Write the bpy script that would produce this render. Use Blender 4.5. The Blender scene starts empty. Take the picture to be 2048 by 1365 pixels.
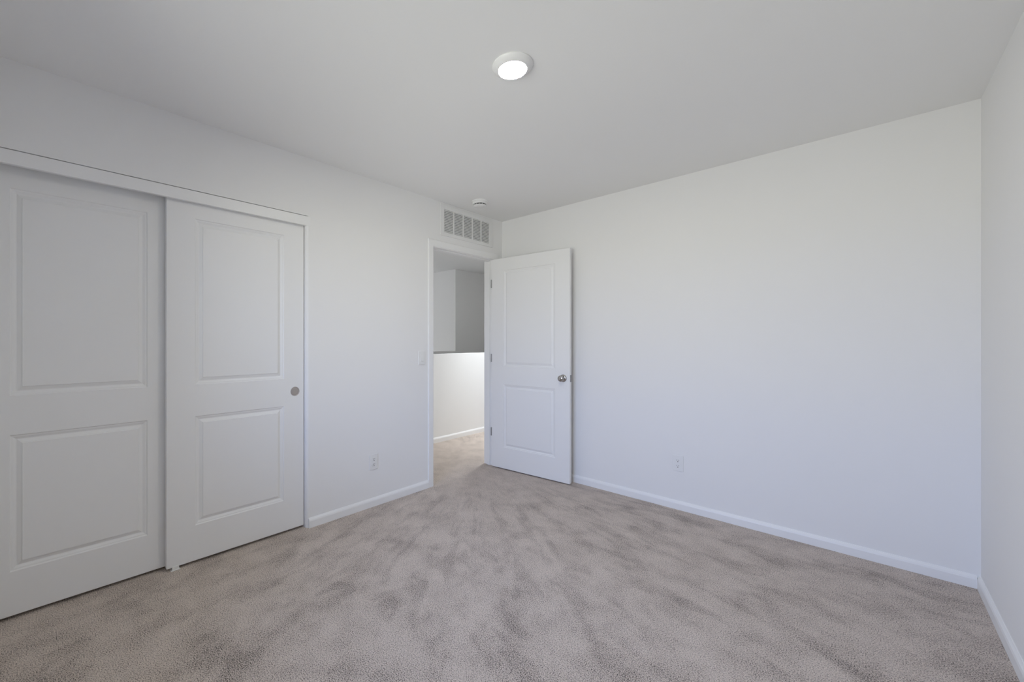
import bpy, bmesh, math, random
from mathutils import Vector, Matrix
random.seed(7)
sc = bpy.context.scene
COL = sc.collection
PI = math.pi

# ------------------------------------------------------------------ camera
cam_data = bpy.data.cameras.new('camera')
cam_data.sensor_fit = 'HORIZONTAL'
cam_data.sensor_width = 36.0
cam_data.lens = 821.936 / 2048 * 36.0
cam_data.shift_x = 134.0 / 2048            # the photograph is cropped off-centre
cam_data.shift_y = 0.0
cam_data.clip_start = 0.02
cam = bpy.data.objects.new('camera', cam_data)
COL.objects.link(cam)
cam.location = (2.5634, -3.3310, 1.2337)
YAW, PITCH, ROLL = 0.793765, -0.00015, 0.000267
fw = Vector((-math.sin(YAW) * math.cos(PITCH), math.cos(YAW) * math.cos(PITCH), math.sin(PITCH)))
rt = Vector((math.cos(YAW), math.sin(YAW), 0))
up = rt.cross(fw)
r2 = math.cos(ROLL) * rt + math.sin(ROLL) * up
u2 = -math.sin(ROLL) * rt + math.cos(ROLL) * up
cam.matrix_world = Matrix(((r2.x, u2.x, -fw.x, cam.location.x), (r2.y, u2.y, -fw.y, cam.location.y),
                           (r2.z, u2.z, -fw.z, cam.location.z), (0, 0, 0, 1)))
sc.camera = cam

# ------------------------------------------------------------------ colour management
sc.view_settings.view_transform = 'Standard'
sc.view_settings.look = 'None'
sc.view_settings.gamma = 1.0
sc.view_settings.use_curve_mapping = False
sc.view_settings.exposure = 0.0
sc.cycles.max_bounces = 16
sc.cycles.diffuse_bounces = 10
sc.cycles.glossy_bounces = 4

# ------------------------------------------------------------------ world: desert sky over bright ground
SKY, GROUND = 8.6, 7.9
world = bpy.data.worlds.new('world')
sc.world = world
world.use_nodes = True
nt = world.node_tree
nt.nodes.clear()
w_out = nt.nodes.new('ShaderNodeOutputWorld')
w_bg = nt.nodes.new('ShaderNodeBackground')
w_tc = nt.nodes.new('ShaderNodeTexCoord')
w_sep = nt.nodes.new('ShaderNodeSeparateXYZ')
w_map = nt.nodes.new('ShaderNodeMapRange')
w_map.inputs['From Min'].default_value = -1.0
w_map.inputs['From Max'].default_value = 1.0
w_ramp = nt.nodes.new('ShaderNodeValToRGB')
cr = w_ramp.color_ramp
cr.elements[0].position = 0.0
cr.elements[0].color = tuple(GROUND / SKY * v for v in (0.68, 0.70, 0.66)) + (1,)
cr.elements[1].position = 1.0
cr.elements[1].color = (0.42, 0.63, 1.22, 1)
for p, c in ((0.485, tuple(GROUND / SKY * v for v in (0.97, 1.0, 0.94)) + (1,)), (0.515, (0.72, 0.84, 1.2, 1)), (0.62, (0.62, 0.81, 1.34, 1))):
    e = cr.elements.new(p)
    e.color = c
nt.links.new(w_tc.outputs['Generated'], w_sep.inputs[0])
nt.links.new(w_sep.outputs['Z'], w_map.inputs['Value'])
nt.links.new(w_map.outputs['Result'], w_ramp.inputs['Fac'])
nt.links.new(w_ramp.outputs['Color'], w_bg.inputs['Color'])
w_bg.inputs['Strength'].default_value = SKY
nt.links.new(w_bg.outputs['Background'], w_out.inputs['Surface'])

# ------------------------------------------------------------------ room measures (metres)
W, L, H = 2.975, 3.80, 2.44
TW = 0.115                                  # wall thickness
WX0, WX1, WZ0, WZ1 = 0.75, 2.25, 0.65, 2.05   # assumed window behind the camera

P_LANDING, P_HALLDOWN, P_LENS = 9.2, 16.0, 245.0   # lamp strengths

def area(name, loc, rot, sx, sy, power, color, portal=False):
    d = bpy.data.lights.new(name, 'AREA')
    d.shape = 'RECTANGLE'
    d.size, d.size_y = sx, sy
    d.energy = power
    d.color = color
    if portal:
        d.cycles.is_portal = True
    o = bpy.data.objects.new(name, d)
    o.location = loc
    o.rotation_euler = rot
    COL.objects.link(o)
    return o

# daylight enters by a window assumed in the wall behind the camera
area('window_portal', ((WX0 + WX1) / 2, -L - TW - 0.02, (WZ0 + WZ1) / 2), (PI / 2, 0, 0),
     WX1 - WX0, WZ1 - WZ0, 1.0, (1, 1, 1), portal=True)
# added lamp without a window, for assumed daylight on the far stair wall
area('added_landing_lamp', (-3.1, -0.9, 1.5), (PI / 2, 0, 0), 1.0, 1.2, P_LANDING, (0.97, 1.0, 1.04))
# assumed hall ceiling lamp without a fixture, brightening the floor and half wall
hl = area('assumed_hall_lamp', (-0.45, 0.95, H - 0.01), (0, 0, 0), 0.40, 0.40, P_HALLDOWN, (0.95, 1.0, 1.04))
hl.data.shape = 'DISK'
hl.data.spread = math.radians(100)

# ------------------------------------------------------------------ materials
def mat(name, color, rough=0.5, metal=0.0, spec=0.5, bump=None, emit=None):
    m = bpy.data.materials.new(name)
    m.use_nodes = True
    n = m.node_tree
    b = n.nodes['Principled BSDF']
    b.inputs['Base Color'].default_value = (*color, 1)
    b.inputs['Roughness'].default_value = rough
    b.inputs['Metallic'].default_value = metal
    b.inputs['Specular IOR Level'].default_value = spec
    if bump:
        scale, strength, dist = bump
        tc = n.nodes.new('ShaderNodeTexCoord')
        no = n.nodes.new('ShaderNodeTexNoise')
        no.inputs['Scale'].default_value = scale
        no.inputs['Detail'].default_value = 3
        bp = n.nodes.new('ShaderNodeBump')
        bp.inputs['Strength'].default_value = strength
        bp.inputs['Distance'].default_value = dist
        n.links.new(tc.outputs['Object'], no.inputs['Vector'])
        n.links.new(no.outputs['Fac'], bp.inputs['Height'])
        n.links.new(bp.outputs['Normal'], b.inputs['Normal'])
    if emit:
        b.inputs['Emission Color'].default_value = (*emit[0], 1)
        b.inputs['Emission Strength'].default_value = emit[1]
    return m

M_WALL = mat('wall_paint', (0.84, 0.837, 0.83), 0.9, spec=0.25, bump=(70, 0.06, 0.004))
M_CEIL = mat('ceiling_paint', (0.85, 0.85, 0.843), 0.95, spec=0.2, bump=(60, 0.08, 0.004))
M_TRIM = mat('trim_paint', (0.86, 0.86, 0.855), 0.42)
M_DOOR = mat('door_paint', (0.84, 0.84, 0.835), 0.45, bump=(220, 0.03, 0.001))
M_PLASTIC = mat('white_plastic', (0.82, 0.82, 0.81), 0.35)
M_SLOT = mat('dark_slot', (0.015, 0.015, 0.018), 0.7)
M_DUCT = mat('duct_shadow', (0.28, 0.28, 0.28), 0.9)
M_GRILLE = mat('grille_enamel', (0.80, 0.80, 0.79), 0.4)
M_NICKEL = mat('satin_nickel', (0.47, 0.455, 0.44), 0.16, metal=1.0)
M_PULL = mat('brushed_nickel', (0.50, 0.46, 0.44), 0.5, metal=0.75, bump=(300, 0.1, 0.001))
M_HINGE = mat('hinge_steel', (0.34, 0.34, 0.34), 0.4, metal=1.0)
M_LENS = mat('light_lens', (0.9, 0.9, 0.9), 0.4, emit=((1.0, 0.975, 0.82), P_LENS))
M_VINYL = mat('window_vinyl', (0.85, 0.85, 0.85), 0.35)
M_CLOSET = mat('closet_dark', (0.45, 0.45, 0.44), 0.9)

def carpet_material():
    m = bpy.data.materials.new('carpet_pile')
    m.use_nodes = True
    n = m.node_tree
    lk = n.links.new
    b = n.nodes['Principled BSDF']
    b.inputs['Roughness'].default_value = 1.0
    b.inputs['Specular IOR Level'].default_value = 0.05
    b.inputs['Sheen Weight'].default_value = 0.15
    b.inputs['Sheen Roughness'].default_value = 0.6
    geo = n.nodes.new('ShaderNodeNewGeometry')

    def math_node(op, a=None, v=None):
        q = n.nodes.new('ShaderNodeMath')
        q.operation = op
        if a is not None:
            lk(a, q.inputs[0])
        if v is not None:
            if isinstance(v, (int, float)):
                q.inputs[1].default_value = v
            else:
                lk(v, q.inputs[1])
        return q

    def noise(vec, scale, detail, rough=0.5, dist=0.0):
        q = n.nodes.new('ShaderNodeTexNoise')
        q.inputs['Scale'].default_value = scale
        q.inputs['Detail'].default_value = detail
        q.inputs['Roughness'].default_value = rough
        q.inputs['Distortion'].default_value = dist
        lk(vec, q.inputs['Vector'])
        return q

    def ramp(fac, stops):
        q = n.nodes.new('ShaderNodeValToRGB')
        e = q.color_ramp.elements
        e[0].position, e[0].color = stops[0][0], (*stops[0][1], 1)
        e[1].position, e[1].color = stops[-1][0], (*stops[-1][1], 1)
        for p, c in stops[1:-1]:
            x = e.new(p)
            x.color = (*c, 1)
        lk(fac, q.inputs['Fac'])
        return q

    # pile brushed in long strokes that fan out from the doorway
    sep = n.nodes.new('ShaderNodeSeparateXYZ')
    lk(geo.outputs['Position'], sep.inputs[0])
    dx = math_node('SUBTRACT', sep.outputs['X'], -0.25)
    dy = math_node('SUBTRACT', sep.outputs['Y'], -0.15)
    ang = n.nodes.new('ShaderNodeMath')
    ang.operation = 'ARCTAN2'
    lk(dy.outputs[0], ang.inputs[0])
    lk(dx.outputs[0], ang.inputs[1])
    rx = math_node('MULTIPLY', dx.outputs[0], dx.outputs[0])
    ry = math_node('MULTIPLY', dy.outputs[0], dy.outputs[0])
    rs = math_node('ADD', rx.outputs[0], ry.outputs[0])
    rr = math_node('SQRT', rs.outputs[0])
    a2 = math_node('MULTIPLY', ang.outputs[0], 13.0)
    r3 = math_node('MULTIPLY', rr.outputs[0], 2.3)
    comb = n.nodes.new('ShaderNodeCombineXYZ')
    lk(a2.outputs[0], comb.inputs[0])
    lk(r3.outputs[0], comb.inputs[1])
    stroke = noise(comb.outputs[0], 1.25, 5.0, 0.62, 0.45)
    stroke_v = n.nodes.new('ShaderNodeMapRange')     # 0 where the pile lies dark, 1 where it lies light
    stroke_v.interpolation_type = 'SMOOTHSTEP'
    stroke_v.inputs['From Min'].default_value = 0.36
    stroke_v.inputs['From Max'].default_value = 0.56
    lk(stroke.outputs['Fac'], stroke_v.inputs['Value'])
    fade = n.nodes.new('ShaderNodeMapRange')       # strokes die out towards the doorway
    fade.interpolation_type = 'SMOOTHSTEP'
    fade.inputs['From Min'].default_value = 0.55
    fade.inputs['From Max'].default_value = 1.3
    fade.inputs['To Min'].default_value = 0.15
    lk(rr.outputs[0], fade.inputs['Value'])
    patch = noise(geo.outputs['Position'], 5.5, 5.0, 0.68, 0.3)
    patch_v = n.nodes.new('ShaderNodeMapRange')
    patch_v.inputs['From Min'].default_value = 0.34
    patch_v.inputs['From Max'].default_value = 0.62
    lk(patch.outputs['Fac'], patch_v.inputs['Value'])
    # twisted tufts: speckled yarn and shadowed gaps
    tuft = n.nodes.new('ShaderNodeTexVoronoi')
    tuft.inputs['Scale'].default_value = 210
    lk(geo.outputs['Position'], tuft.inputs['Vector'])
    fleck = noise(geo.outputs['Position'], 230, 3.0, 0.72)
    # lay of the pile shifts how many dark gaps show between the tufts
    s1 = math_node('SUBTRACT', stroke_v.outputs['Result'], 1.0)
    s2 = math_node('MULTIPLY', s1.outputs[0], fade.outputs['Result'])
    s3 = math_node('MULTIPLY', s2.outputs[0], 0.044)
    p1 = math_node('SUBTRACT', patch_v.outputs['Result'], 0.65)
    p2 = math_node('MULTIPLY', p1.outputs[0], 0.050)
    f1 = math_node('ADD', fleck.outputs['Fac'], s3.outputs[0])
    f2 = math_node('ADD', f1.outputs[0], p2.outputs[0])
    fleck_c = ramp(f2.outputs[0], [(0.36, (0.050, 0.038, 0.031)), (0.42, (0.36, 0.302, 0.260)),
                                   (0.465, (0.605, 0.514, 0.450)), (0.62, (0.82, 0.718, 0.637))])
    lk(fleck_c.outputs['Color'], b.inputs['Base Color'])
    hsum = math_node('ADD', fleck.outputs['Fac'], tuft.outputs['Distance'])
    bump = n.nodes.new('ShaderNodeBump')
    bump.inputs['Strength'].default_value = 0.7
    bump.inputs['Distance'].default_value = 0.006
    lk(hsum.outputs[0], bump.inputs['Height'])
    lk(bump.outputs['Normal'], b.inputs['Normal'])
    return m

M_CARPET = carpet_material()

def glass_material():
    m = bpy.data.materials.new('window_glass')
    m.use_nodes = True
    n = m.node_tree
    n.nodes.clear()
    o = n.nodes.new('ShaderNodeOutputMaterial')
    t = n.nodes.new('ShaderNodeBsdfTransparent')
    g = n.nodes.new('ShaderNodeBsdfGlossy')
    g.inputs['Roughness'].default_value = 0.0
    f = n.nodes.new('ShaderNodeFresnel')
    mx = n.nodes.new('ShaderNodeMixShader')
    n.links.new(f.outputs[0], mx.inputs[0])
    n.links.new(t.outputs[0], mx.inputs[1])
    n.links.new(g.outputs[0], mx.inputs[2])
    n.links.new(mx.outputs[0], o.inputs['Surface'])
    return m

M_GLASS = glass_material()

# ------------------------------------------------------------------ helpers
def obj(name, bm, material, parent=None, smooth=False):
    me = bpy.data.meshes.new(name)
    bmesh.ops.recalc_face_normals(bm, faces=bm.faces[:])
    bm.to_mesh(me)
    bm.free()
    me.materials.append(material)
    if smooth:
        for p in me.polygons:
            p.use_smooth = True
    o = bpy.data.objects.new(name, me)
    COL.objects.link(o)
    if parent:
        o.parent = parent
    return o

def thing(name, label, cat, loc=(0, 0, 0), rot=(0, 0, 0), group=None, kind=None):
    o = bpy.data.objects.new(name, None)
    o.empty_display_size = 0.05
    COL.objects.link(o)
    o.location = loc
    o.rotation_euler = rot
    return tag(o, label, cat, group, kind)

def tag(o, label, cat, group=None, kind=None):
    o['label'] = label
    o['category'] = cat
    if group:
        o['group'] = group
    if kind:
        o['kind'] = kind
    return o

def struct(name, bm, material, label, cat):
    return tag(obj(name, bm, material), label, cat, kind='structure')

def box(bm, x0, x1, y0, y1, z0, z1, bevel=0.0, segs=2):
    r = bmesh.ops.create_cube(bm, size=1.0)
    vs = r['verts']
    for v in vs:
        v.co = Vector(((x0 + x1) / 2 + v.co.x * (x1 - x0), (y0 + y1) / 2 + v.co.y * (y1 - y0),
                       (z0 + z1) / 2 + v.co.z * (z1 - z0)))
    if bevel:
        es = list({e for v in vs for e in v.link_edges})
        bmesh.ops.bevel(bm, geom=es, offset=bevel, segments=segs, affect='EDGES', profile=0.5)
    return bm

def prism(bm, poly, axis, a, b):
    """extrude a 2-D polygon between a and b along axis (0 x, 1 y, 2 z)"""
    def place(p, t):
        if axis == 0:
            return (t, p[0], p[1])
        if axis == 1:
            return (p[0], t, p[1])
        return (p[0], p[1], t)
    v0 = [bm.verts.new(place(p, a)) for p in poly]
    v1 = [bm.verts.new(place(p, b)) for p in poly]
    k = len(poly)
    bm.faces.new(v0)
    bm.faces.new(list(reversed(v1)))
    for i in range(k):
        j = (i + 1) % k
        bm.faces.new((v0[i], v1[i], v1[j], v0[j]))
    return bm

def lathe(bm, prof, segs=48, mtx=None):
    """profile of (radius, height) revolved about z, then moved by mtx"""
    rings = []
    for r, z in prof:
        if r < 1e-6:
            rings.append([bm.verts.new((0, 0, z))])
        else:
            rings.append([bm.verts.new((r * math.cos(2 * PI * i / segs), r * math.sin(2 * PI * i / segs), z))
                          for i in range(segs)])
    new = [v for r in rings for v in r]
    for a, b in zip(rings, rings[1:]):
        for i in range(segs):
            j = (i + 1) % segs
            if len(a) == 1 and len(b) == 1:
                continue
            if len(a) == 1:
                bm.faces.new((a[0], b[i], b[j]))
            elif len(b) == 1:
                bm.faces.new((a[i], a[j], b[0]))
            else:
                bm.faces.new((a[i], a[j], b[j], b[i]))
    if mtx is not None:
        bmesh.ops.transform(bm, matrix=mtx, verts=new)
    return bm

def sharp_smooth(o, deg=35):
    me = o.data
    for p in me.polygons:
        p.use_smooth = True
    bm = bmesh.new()
    bm.from_mesh(me)
    for e in bm.edges:
        if len(e.link_faces) == 2 and e.calc_face_angle(0) > math.radians(deg):
            e.smooth = False
    bm.to_mesh(me)
    bm.free()
    return o

# ------------------------------------------------------------------ setting: shell of the bedroom
CY0, CY1, CZ = -3.565, -2.086, 2.058        # closet opening
DY0, DY1, DZ = -0.972, -0.118, 2.060        # rough opening of the bedroom door
OY0, OY1, OZ = -0.950, -0.140, 2.036        # clear opening between the jambs

bm = bmesh.new()
box(bm, -1.063, W, -L, 0.0, -0.12, 0.0)
box(bm, -1.063, -TW, 0.0, 4.0, -0.12, 0.0)
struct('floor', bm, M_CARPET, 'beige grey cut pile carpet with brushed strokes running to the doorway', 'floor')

bm = bmesh.new()
box(bm, -TW, W + TW, -L - TW, TW, H, H + 0.1)
struct('ceiling', bm, M_CEIL, 'flat white bedroom ceiling', 'ceiling')

bm = bmesh.new()
box(bm, -TW, 0, -L, CY0, 0, H)
box(bm, -TW, 0, CY0, DY0, CZ, H)
# pier between closet and doorway, with the rounded drywall corner at the closet
R = 0.020
poly = [(-TW, CY1), (-R, CY1)]
for i in range(1, 7):
    a = -PI / 2 + i / 6 * PI / 2
    poly.append((-R + R * math.cos(a), CY1 + R + R * math.sin(a)))
poly += [(0, DY0), (-TW, DY0)]
prism(bm, poly, 2, 0, CZ)
box(bm, -TW, 0, DY0, DY1, DZ, H)
box(bm, -TW, 0, DY1, 0.0, 0, H)
wl = struct('wall_left', bm, M_WALL, 'white wall with the closet and the open doorway', 'wall')
sharp_smooth(wl, 40)

bm = bmesh.new()
box(bm, 0, W, 0, TW, 0, H)
struct('wall_back', bm, M_WALL, 'long plain white wall behind the open door', 'wall')
bm = bmesh.new()
box(bm, W, W + TW, -L - TW, TW, 0, H)
struct('wall_right', bm, M_WALL, 'plain white wall at the right edge', 'wall')
bm = bmesh.new()
box(bm, 0, WX0, -L - TW, -L, 0, H)
box(bm, WX1, W, -L - TW, -L, 0, H)
box(bm, WX0, WX1, -L - TW, -L, 0, WZ0)
box(bm, WX0, WX1, -L - TW, -L, WZ1, H)
struct('wall_front', bm, M_WALL, 'white window wall behind the camera', 'wall')

# assumed window behind the camera, out of view
wn = thing('window_assumed_1', 'assumed white vinyl slider window behind the camera', 'window',
           ((WX0 + WX1) / 2, -L - 0.07, WZ0), kind='structure')
hw = (WX1 - WX0) / 2
hh = WZ1 - WZ0
bm = bmesh.new()
for a, b_, c, d in ((-hw, -hw + 0.05, 0, hh), (hw - 0.05, hw, 0, hh), (-hw, hw, 0, 0.05), (-hw, hw, hh - 0.05, hh),
                    (-0.03, 0.03, 0, hh)):
    box(bm, a, b_, -0.03, 0.03, c, d, 0.004)
obj('window_frame', bm, M_VINYL, wn)
bm = bmesh.new()
box(bm, -hw + 0.04, hw - 0.04, -0.003, 0.003, 0.04, hh - 0.04)
obj('window_pane', bm, M_GLASS, wn)
bm = bmesh.new()
box(bm, -hw - 0.03, hw + 0.03, 0.031, 0.095, -0.02, -0.001, 0.004)
obj('window_sill', bm, M_TRIM, wn)

# ------------------------------------------------------------------ setting: baseboards
BH, BT = 0.064, 0.013
def base_profile(sign=1, off=0.0):
    return [(off, 0), (off + sign * BT, 0), (off + sign * BT, BH - 0.020), (off + sign * BT * 0.80, BH - 0.011),
            (off + sign * BT * 0.42, BH - 0.003), (off + sign * BT * 0.30, BH), (off, BH)]

bm = bmesh.new()
prism(bm, base_profile(-1, 0.0), 0, BT, W - BT)
# corner mitres
struct('baseboard_back', bm, M_TRIM, 'white baseboard along the long back wall', 'baseboard')
bm = bmesh.new()
prism(bm, base_profile(-1, W), 1, -L + 0.0, 0.0)
struct('baseboard_right', bm, M_TRIM, 'white baseboard along the right wall', 'baseboard')
bm = bmesh.new()
prism(bm, base_profile(1, 0.0), 1, CY1 + 0.012, OY0 - 0.005 - 0.056 - 0.0005)
struct('baseboard_left', bm, M_TRIM, 'white baseboard between closet and doorway', 'baseboard')

# ------------------------------------------------------------------ setting: casing and jamb of the doorway
CW = 0.056
# profile points: (standing out from the wall, distance outwards from the reveal line); mitred at the corners
CPROF = [(0.0, 0.0), (0.0075, 0.0), (0.0095, 0.004), (0.0100, 0.018), (0.0108, CW - 0.006), (0.0085, CW), (0.0, CW)]
bm = bmesh.new()
rows = []
for px_, pw in CPROF:
    y0, y1, zt = OY0 - 0.005 - pw, OY1 + 0.005 + pw, OZ + 0.005 + pw
    rows.append([bm.verts.new(c) for c in ((px_, y0, 0), (px_, y0, zt), (px_, y1, zt), (px_, y1, 0))])
for i in range(len(rows)):
    r, q = rows[i], rows[(i + 1) % len(rows)]
    for k in range(3):
        bm.faces.new((r[k], r[k + 1], q[k + 1], q[k]))
bm.faces.new([r[0] for r in rows])
bm.faces.new([r[3] for r in reversed(rows)])
struct('trim_1', bm, M_TRIM, 'narrow white casing around the open doorway', 'door casing')
bm = bmesh.new()
box(bm, -TW - 0.001, 0.0005, DY0, OY0, 0, OZ)
box(bm, -TW - 0.001, 0.0005, OY1, DY1, 0, OZ)
box(bm, -TW - 0.001, 0.0005, DY0, DY1, OZ, DZ)
box(bm, -0.072, -0.038, OY0, OY0 + 0.010, 0, OZ - 0.01, 0.002)
box(bm, -0.072, -0.038, OY1 - 0.010, OY1, 0, OZ - 0.01, 0.002)
box(bm, -0.072, -0.038, OY0, OY1, OZ - 0.010, OZ, 0.002)
struct('trim_2', bm, M_TRIM, 'white jamb and stop lining the open doorway', 'door jamb')
# fascia board over the sliding doors
bm = bmesh.new()
box(bm, -0.020, 0.0012, CY0 + 0.002, CY1 + R + 0.008, 1.993, 2.0535, 0.0008)
struct('trim_3', bm, M_TRIM, 'white fascia board hiding the sliding door track', 'fascia')

# ------------------------------------------------------------------ closet box behind the sliding doors
bm = bmesh.new()
box(bm, -0.75, -0.70, CY0 - 0.05, CY1 + 0.05, 0, H)
box(bm, -0.70, -TW, CY0 - 0.05, CY0, 0, H)
box(bm, -0.70, -TW, CY1, CY1 + 0.05, 0, H)
box(bm, -0.70, -TW, CY0, CY1, H, H + 0.05)
struct('wall_closet', bm, M_CLOSET, 'walls of the closet behind the sliding doors', 'wall')

# ------------------------------------------------------------------ hall and stair well beyond the doorway
bm = bmesh.new()
box(bm, -4.0, -TW, -1.10, 4.0, H, H + 0.1)
struct('ceiling_hall', bm, M_CEIL, 'hall ceiling seen through the doorway', 'ceiling')
HWX, HWT = -1.063, 0.115
bm = bmesh.new()
box(bm, HWX - HWT, HWX, -1.0, 4.0, -1.5, 1.072)
struct('wall_hall_half', bm, M_WALL, 'bright white half wall across the hall', 'half wall')
bm = bmesh.new()
prism(bm, base_profile(1, HWX), 1, -1.0, 4.0)
struct('baseboard_hall', bm, M_TRIM, 'white baseboard on the hall half wall', 'baseboard')
SX, SY = -2.243, 1.643
bm = bmesh.new()
box(bm, -4.0, SX, SY, 4.0, -1.5, H)
struct('wall_stair_far', bm, M_WALL, 'shaded full height wall beyond the stair well', 'wall')
bm = bmesh.new()
box(bm, SX - HWT, SX, -1.0, SY, -1.5, 1.065)
struct('wall_stair_half', bm, M_WALL, 'shaded half wall on the far side of the stair well', 'half wall')
bm = bmesh.new()
box(bm, -4.0, -TW, -1.10, -1.0, -1.5, H)
box(bm, -4.1, -4.0, -1.10, 4.1, -1.5, H)
box(bm, -4.0, 0.0, 4.0, 4.1, -1.5, H)
box(bm, -4.0, HWX, -1.0, 4.0, -1.6, -1.5)
box(bm, -4.0, SX - HWT, -1.0, SY, -0.1, 0.0)
struct('wall_hall_end', bm, M_WALL, 'end walls of the hall and landing', 'wall')
bm = bmesh.new()
box(bm, -TW, 0.0, 0.0, 4.0, 0, H)
struct('wall_hall_right', bm, M_WALL, 'hall wall continuing past the bedroom', 'wall')

# ------------------------------------------------------------------ panelled doors
PROFILE = [(0.0, 0.0), (0.004, 0.0045), (0.010, 0.0055), (0.019, 0.0105), (0.022, 0.0108), (0.036, 0.0050),
           (0.0385, 0.0046), (0.0400, 0.0010)]

def panel_door(width, z0, z1, t, panels):
    """slab in local space: x 0..width, front y=0 (faces -y), back y=t; panels are (x0,x1,za,zb)"""
    bm = bmesh.new()
    xs = [0.0, panels[0][0], panels[0][1], width]
    zs = [z0]
    for p in sorted(panels, key=lambda p: p[2]):
        zs += [p[2], p[3]]
    zs.append(z1)
    for side in (0, 1):
        y = 0.0 if side == 0 else t
        s = 1 if side == 0 else -1
        g = [[bm.verts.new((x, y, z)) for z in zs] for x in xs]
        for i in range(3):
            for j in range(len(zs) - 1):
                if i == 1 and j % 2 == 1:
                    x0, x1, za, zb = xs[1], xs[2], zs[j], zs[j + 1]
                    prev = [g[1][j], g[2][j], g[2][j + 1], g[1][j + 1]]
                    for ins, dep in PROFILE[1:]:
                        yy = y + s * dep
                        cur = [bm.verts.new(c) for c in ((x0 + ins, yy, za + ins), (x1 - ins, yy, za + ins),
                                                         (x1 - ins, yy, zb - ins), (x0 + ins, yy, zb - ins))]
                        for k in range(4):
                            bm.faces.new((prev[k], prev[(k + 1) % 4], cur[(k + 1) % 4], cur[k]))
                        prev = cur
                    bm.faces.new(prev)
                else:
                    bm.faces.new((g[i][j], g[i + 1][j], g[i + 1][j + 1], g[i][j + 1]))
        if side == 0:
            g0 = g
        else:
            g1 = g
    nz = len(zs)
    rim0 = [g0[i][0] for i in range(4)] + [g0[3][j] for j in range(1, nz)] + [g0[i][nz - 1] for i in (2, 1, 0)] + \
           [g0[0][j] for j in range(nz - 2, 0, -1)]
    rim1 = [g1[i][0] for i in range(4)] + [g1[3][j] for j in range(1, nz)] + [g1[i][nz - 1] for i in (2, 1, 0)] + \
           [g1[0][j] for j in range(nz - 2, 0, -1)]
    n = len(rim0)
    for k in range(n):
        bm.faces.new((rim0[k], rim0[(k + 1) % n], rim1[(k + 1) % n], rim1[k]))
    bmesh.ops.recalc_face_normals(bm, faces=bm.faces[:])
    bm.edges.ensure_lookup_table()
    rim = set(rim0) | set(rim1)
    es = [e for e in bm.edges if e.verts[0] in rim and e.verts[1] in rim and len(e.link_faces) == 2
          and e.calc_face_angle(0) > 1.0]
    bmesh.ops.bevel(bm, geom=es, offset=0.0022, segments=2, affect='EDGES', profile=0.5)
    return bm

UP = (0.990, 1.911)
LO = (0.211, 0.816)

# closet: two sliding doors, the right one in front
CWD = 0.764
def closet_door(name, label, x, y0):
    t = thing(name, label, 'closet door', (x, y0, 0), (0, 0, PI / 2), kind='structure')
    obj('door_slab', panel_door(CWD, 0.016, 2.030, 0.035, [(0.133, 0.632, *UP), (0.133, 0.632, *LO)]), M_DOOR, t)
    return t
cd = closet_door('door_2', 'front sliding closet door with a round nickel finger pull', -0.030, -2.855)
cr_ = closet_door('door_3', 'rear sliding closet door at the left edge, set back behind the other', -0.075, -3.563)
# finger pull
pull = thing_loc = (0.704, 0.0, 0.905)
rx = Matrix.Translation(pull) @ Matrix.Rotation(PI / 2, 4, 'X')
bm = bmesh.new()
lathe(bm, [(0.0245, 0.0002), (0.0262, 0.0022), (0.0285, 0.0024), (0.0300, 0.0006), (0.0300, -0.0015)], 48, rx)
pl = sharp_smooth(obj('finger_pull', bm, M_PULL, cd), 50)
bm = bmesh.new()
lathe(bm, [(0.0, 0.0008), (0.018, 0.0008), (0.0235, 0.0010), (0.0245, 0.0002)], 48, rx)
pc = obj('pull_cup', bm, M_PULL, pl, True)

# bedroom door, swung open against the back wall
ED = 0.803
ANG = math.radians(4.4)
ed = thing('door_1', 'open white two panel bedroom door with a nickel knob', 'door', (0.011, -0.178, 0), (0, 0, ANG),
           kind='structure')
obj('door_slab', panel_door(ED, 0.010, 2.030, 0.035, [(0.135, 0.668, *UP), (0.135, 0.668, *LO)]), M_DOOR, ed)
KX, KZ = 0.742, 0.912
for side in (0, 1):
    if side == 0:
        mx = Matrix.Translation((KX, 0, KZ)) @ Matrix.Rotation(PI / 2, 4, 'X')
    else:
        mx = Matrix.Translation((KX, 0.035, KZ)) @ Matrix.Rotation(-PI / 2, 4, 'X')
    bm = bmesh.new()
    prof = [(0.0115, 0.006), (0.0105, 0.020), (0.012, 0.026), (0.018, 0.031), (0.0240, 0.037), (0.0268, 0.044),
            (0.0262, 0.051), (0.0225, 0.0565), (0.0150, 0.0595), (0.0, 0.0605)]
    lathe(bm, prof, 40, mx)
    k = obj('door_knob', bm, M_NICKEL, ed, True)
    bm = bmesh.new()
    lathe(bm, [(0.0, 0.010), (0.016, 0.010), (0.024, 0.0085), (0.0300, 0.0045), (0.0325, 0.0)], 40, mx)
    obj('knob_rose', bm, M_NICKEL, k, True)
bm = bmesh.new()
box(bm, ED - 0.0005, ED + 0.0016, 0.005, 0.030, KZ - 0.029, KZ + 0.029, 0.0008)
lp = obj('latch_plate', bm, M_HINGE, ed)
bm = bmesh.new()
prism(bm, [(ED, 0.010), (ED + 0.005, 0.012), (ED + 0.002, 0.025), (ED, 0.025)], 2, KZ - 0.008, KZ + 0.008)
obj('latch_bolt', bm, M_NICKEL, lp)
for hz in (1.795, 1.068, 0.346):
    bm = bmesh.new()
    lathe(bm, [(0.0, -0.040), (0.004, -0.040), (0.0055, -0.037), (0.0055, 0.037), (0.004, 0.040), (0.0, 0.040)], 16,
          Matrix.Translation((-0.006, 0.001, hz)))
    box(bm, -0.004, -0.0005, 0.001, 0.030, hz - 0.040, hz + 0.040)
    obj('hinge', bm, M_HINGE, ed)

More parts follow.
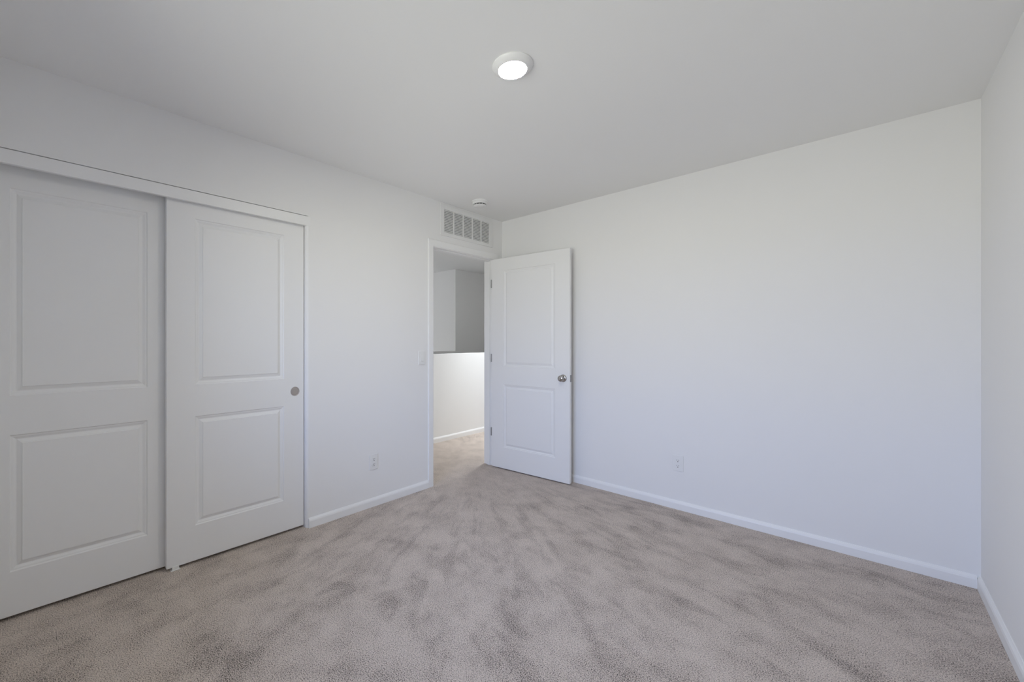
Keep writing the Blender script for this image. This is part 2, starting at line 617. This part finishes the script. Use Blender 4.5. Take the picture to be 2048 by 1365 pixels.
# white guide screwed to the carpet under the sliding doors
g = thing('floor_guide', 'small white floor guide under the left bottom corner of the front closet door', 'door guide',
          (-0.05, -2.815, 0))
bm = bmesh.new()
box(bm, -0.06, 0.030, -0.022, 0.022, 0.0, 0.005, 0.0015)
obj('guide_base', bm, M_PLASTIC, g)
bm = bmesh.new()
box(bm, 0.0225, 0.028, -0.016, 0.016, 0.004, 0.026, 0.002)
obj('guide_tab', bm, M_PLASTIC, g)

# ------------------------------------------------------------------ return air grille over the door
gy0, gy1, gz0, gz1 = -0.872, -0.161, 2.152, 2.427
gr = thing('return_air_grille', 'white louvred return air grille above the doorway', 'vent', (0.0, (gy0 + gy1) / 2, gz0))
gw = gy1 - gy0
gh = gz1 - gz0
ly0, ly1, lz0, lz1 = -gw / 2 + 0.047, gw / 2 - 0.053, 0.033, gh - 0.044
bm = bmesh.new()
def frame_piece(a0, a1, b0, b1):
    box(bm, 0.0005, 0.008, a0, a1, b0, b1, 0.0025)
frame_piece(-gw / 2, ly0, 0, gh)
frame_piece(ly1, gw / 2, 0, gh)
frame_piece(ly0 - 0.004, ly1 + 0.004, 0, lz0)
frame_piece(ly0 - 0.004, ly1 + 0.004, lz1, gh)
nb = 5
bar = 0.012
bw = (ly1 - ly0 - bar * (nb - 1)) / nb
for i in range(nb - 1):
    a = ly0 + bw * (i + 1) + bar * i
    box(bm, 0.0008, 0.0078, a, a + bar, lz0 - 0.002, lz1 + 0.002)
obj('grille_frame', bm, M_GRILLE, gr)
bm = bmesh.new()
box(bm, 0.0002, 0.0012, ly0 - 0.002, ly1 + 0.002, lz0 - 0.002, lz1 + 0.002)  # flat grey sheet, no hole: the duct's shade is put into its colour
obj('duct_shade_sheet', bm, M_DUCT, gr)
ns = 14
pitch = (lz1 - lz0) / ns
for i in range(nb):
    a = ly0 + (bw + bar) * i
    bm = bmesh.new()
    for k in range(ns):
        zc = lz0 + pitch * (k + 0.5)
        prism(bm, [(0.0014, zc + 0.0058), (0.0022, zc + 0.0064), (0.0070, zc - 0.0040), (0.0068, zc - 0.0050),
                   (0.0060, zc - 0.0046)], 1, a - 0.001, a + bw + 0.001)
    obj('louver_bank', bm, M_GRILLE, gr)
for yy in (-gw / 2 + 0.02, gw / 2 - 0.02):
    bm = bmesh.new()
    lathe(bm, [(0.0, 0.0018), (0.003, 0.0015), (0.0042, 0.0)], 14, Matrix.Translation((0.0078, yy, gh / 2)) @ Matrix.Rotation(PI / 2, 4, 'Y'))
    obj('grille_screw', bm, M_GRILLE, gr, True)

# ------------------------------------------------------------------ smoke detector
sd = thing('smoke_detector', 'round white smoke detector with a dark sensor slot on the ceiling', 'smoke detector', (0.243, -0.628, H))
bm = bmesh.new()
lathe(bm, [(0.0, 0.0), (0.070, 0.0), (0.070, -0.008), (0.067, -0.011), (0.0, -0.011)], 48)
sharp_smooth(obj('mounting_base', bm, M_PLASTIC, sd))
bm = bmesh.new()
lathe(bm, [(0.064, -0.011), (0.0635, -0.024), (0.060, -0.0285), (0.0, -0.0285)], 48)
sharp_smooth(obj('detector_body', bm, M_PLASTIC, sd))
bm = bmesh.new()
lathe(bm, [(0.052, -0.0283), (0.050, -0.037)], 48)
obj('sensor_slot', bm, M_SLOT, sd)
for k in range(12):
    bm = bmesh.new()
    a = 2 * PI * k / 12 + 0.12
    c = (0.0515 * math.cos(a), 0.0515 * math.sin(a))
    r = bmesh.ops.create_cube(bm, size=1)
    bmesh.ops.transform(bm, matrix=Matrix.Translation((*c, -0.0325)) @ Matrix.Rotation(a, 4, 'Z') @ Matrix.Diagonal((0.004, 0.003, 0.0095, 1)), verts=r['verts'])
    obj('slot_rib', bm, M_PLASTIC, sd)
bm = bmesh.new()
lathe(bm, [(0.0, -0.0365), (0.054, -0.0365), (0.0545, -0.0395), (0.049, -0.0445), (0.030, -0.0475), (0.0, -0.0485)], 48)
sharp_smooth(obj('detector_cap', bm, M_PLASTIC, sd))

# ------------------------------------------------------------------ ceiling light
cl = thing('ceiling_light', 'round white ceiling light with a glowing lens', 'ceiling light', (1.489, -1.861, H))
bm = bmesh.new()
lathe(bm, [(0.0, -0.001), (0.086, 0.0), (0.088, -0.004), (0.085, -0.009), (0.072, -0.018), (0.0645, -0.0235), (0.062, -0.0235), (0.0605, -0.021), (0.0, -0.021)], 72)
sharp_smooth(obj('trim_ring', bm, M_PLASTIC, cl), 50)
bm = bmesh.new()
lathe(bm, [(0.0610, -0.0200), (0.0606, -0.0222), (0.045, -0.0232), (0.0, -0.0236)], 72)
obj('light_lens', bm, M_LENS, cl, True)

# ------------------------------------------------------------------ outlets and switch (local: x right, z up, faces -y)
def cover(bm, y=0.0):
    box(bm, -0.035, 0.035, -0.0055, 0.0, -0.057, 0.057, 0.0024, 3)

def wall_outlet(label, loc, rz):
    t = thing('wall_outlet', label, 'outlet', loc, (0, 0, rz), 'duplex wall outlets')
    bm = bmesh.new()
    cover(bm)
    obj('cover_plate', bm, M_PLASTIC, t)
    for zc in (0.0195, -0.0195):
        bm = bmesh.new()
        poly = []
        for i in range(40):
            a = 2 * PI * i / 40
            poly.append((0.0172 * math.cos(a), zc + max(-0.0135, min(0.0135, 0.0172 * math.sin(a)))))
        prism(bm, poly, 1, -0.0075, -0.004)
        rc = obj('receptacle', bm, M_PLASTIC, t)
        bm = bmesh.new()
        box(bm, -0.0075, -0.0055, -0.0079, -0.0070, zc + 0.0005, zc + 0.0085)
        box(bm, 0.0055, 0.0075, -0.0079, -0.0070, zc + 0.0015, zc + 0.0080)
        lathe(bm, [(0.0, 0.0079), (0.0030, 0.0079), (0.0030, 0.0070)], 16, Matrix.Translation((0, 0, zc - 0.0070)) @ Matrix.Rotation(PI / 2, 4, 'X'))
        obj('receptacle_slots', bm, M_SLOT, rc)
    bm = bmesh.new()
    lathe(bm, [(0.0, 0.0066), (0.002, 0.0064), (0.0032, 0.0054)], 14, Matrix.Rotation(PI / 2, 4, 'X'))
    obj('plate_screw', bm, M_PLASTIC, t, True)
    return t
wall_outlet('white duplex outlet low on the left wall between closet and doorway', (0.0, -1.559, 0.330), PI / 2)
wall_outlet('white duplex outlet low on the long back wall to the right of the door', (1.614, 0.0, 0.337), 0.0)

sw = thing('light_switch', 'white rocker light switch beside the doorway casing', 'light switch', (0.0, -1.083, 1.094), (0, 0, PI / 2))
bm = bmesh.new()
cover(bm)
obj('cover_plate', bm, M_PLASTIC, sw)
bm = bmesh.new()
box(bm, -0.0168, 0.0168, -0.0062, -0.004, -0.0335, 0.0335, 0.0006)
obj('switch_frame', bm, M_PLASTIC, sw)
bm = bmesh.new()
prism(bm, [(-0.005, 0.0315), (-0.0072, 0.0315), (-0.0066, 0.0), (-0.0098, -0.0255), (-0.0072, -0.0315), (-0.005, -0.0315)], 0, -0.0148, 0.0148)
obj('rocker', bm, M_PLASTIC, sw)
bpy.context.view_layer.update()
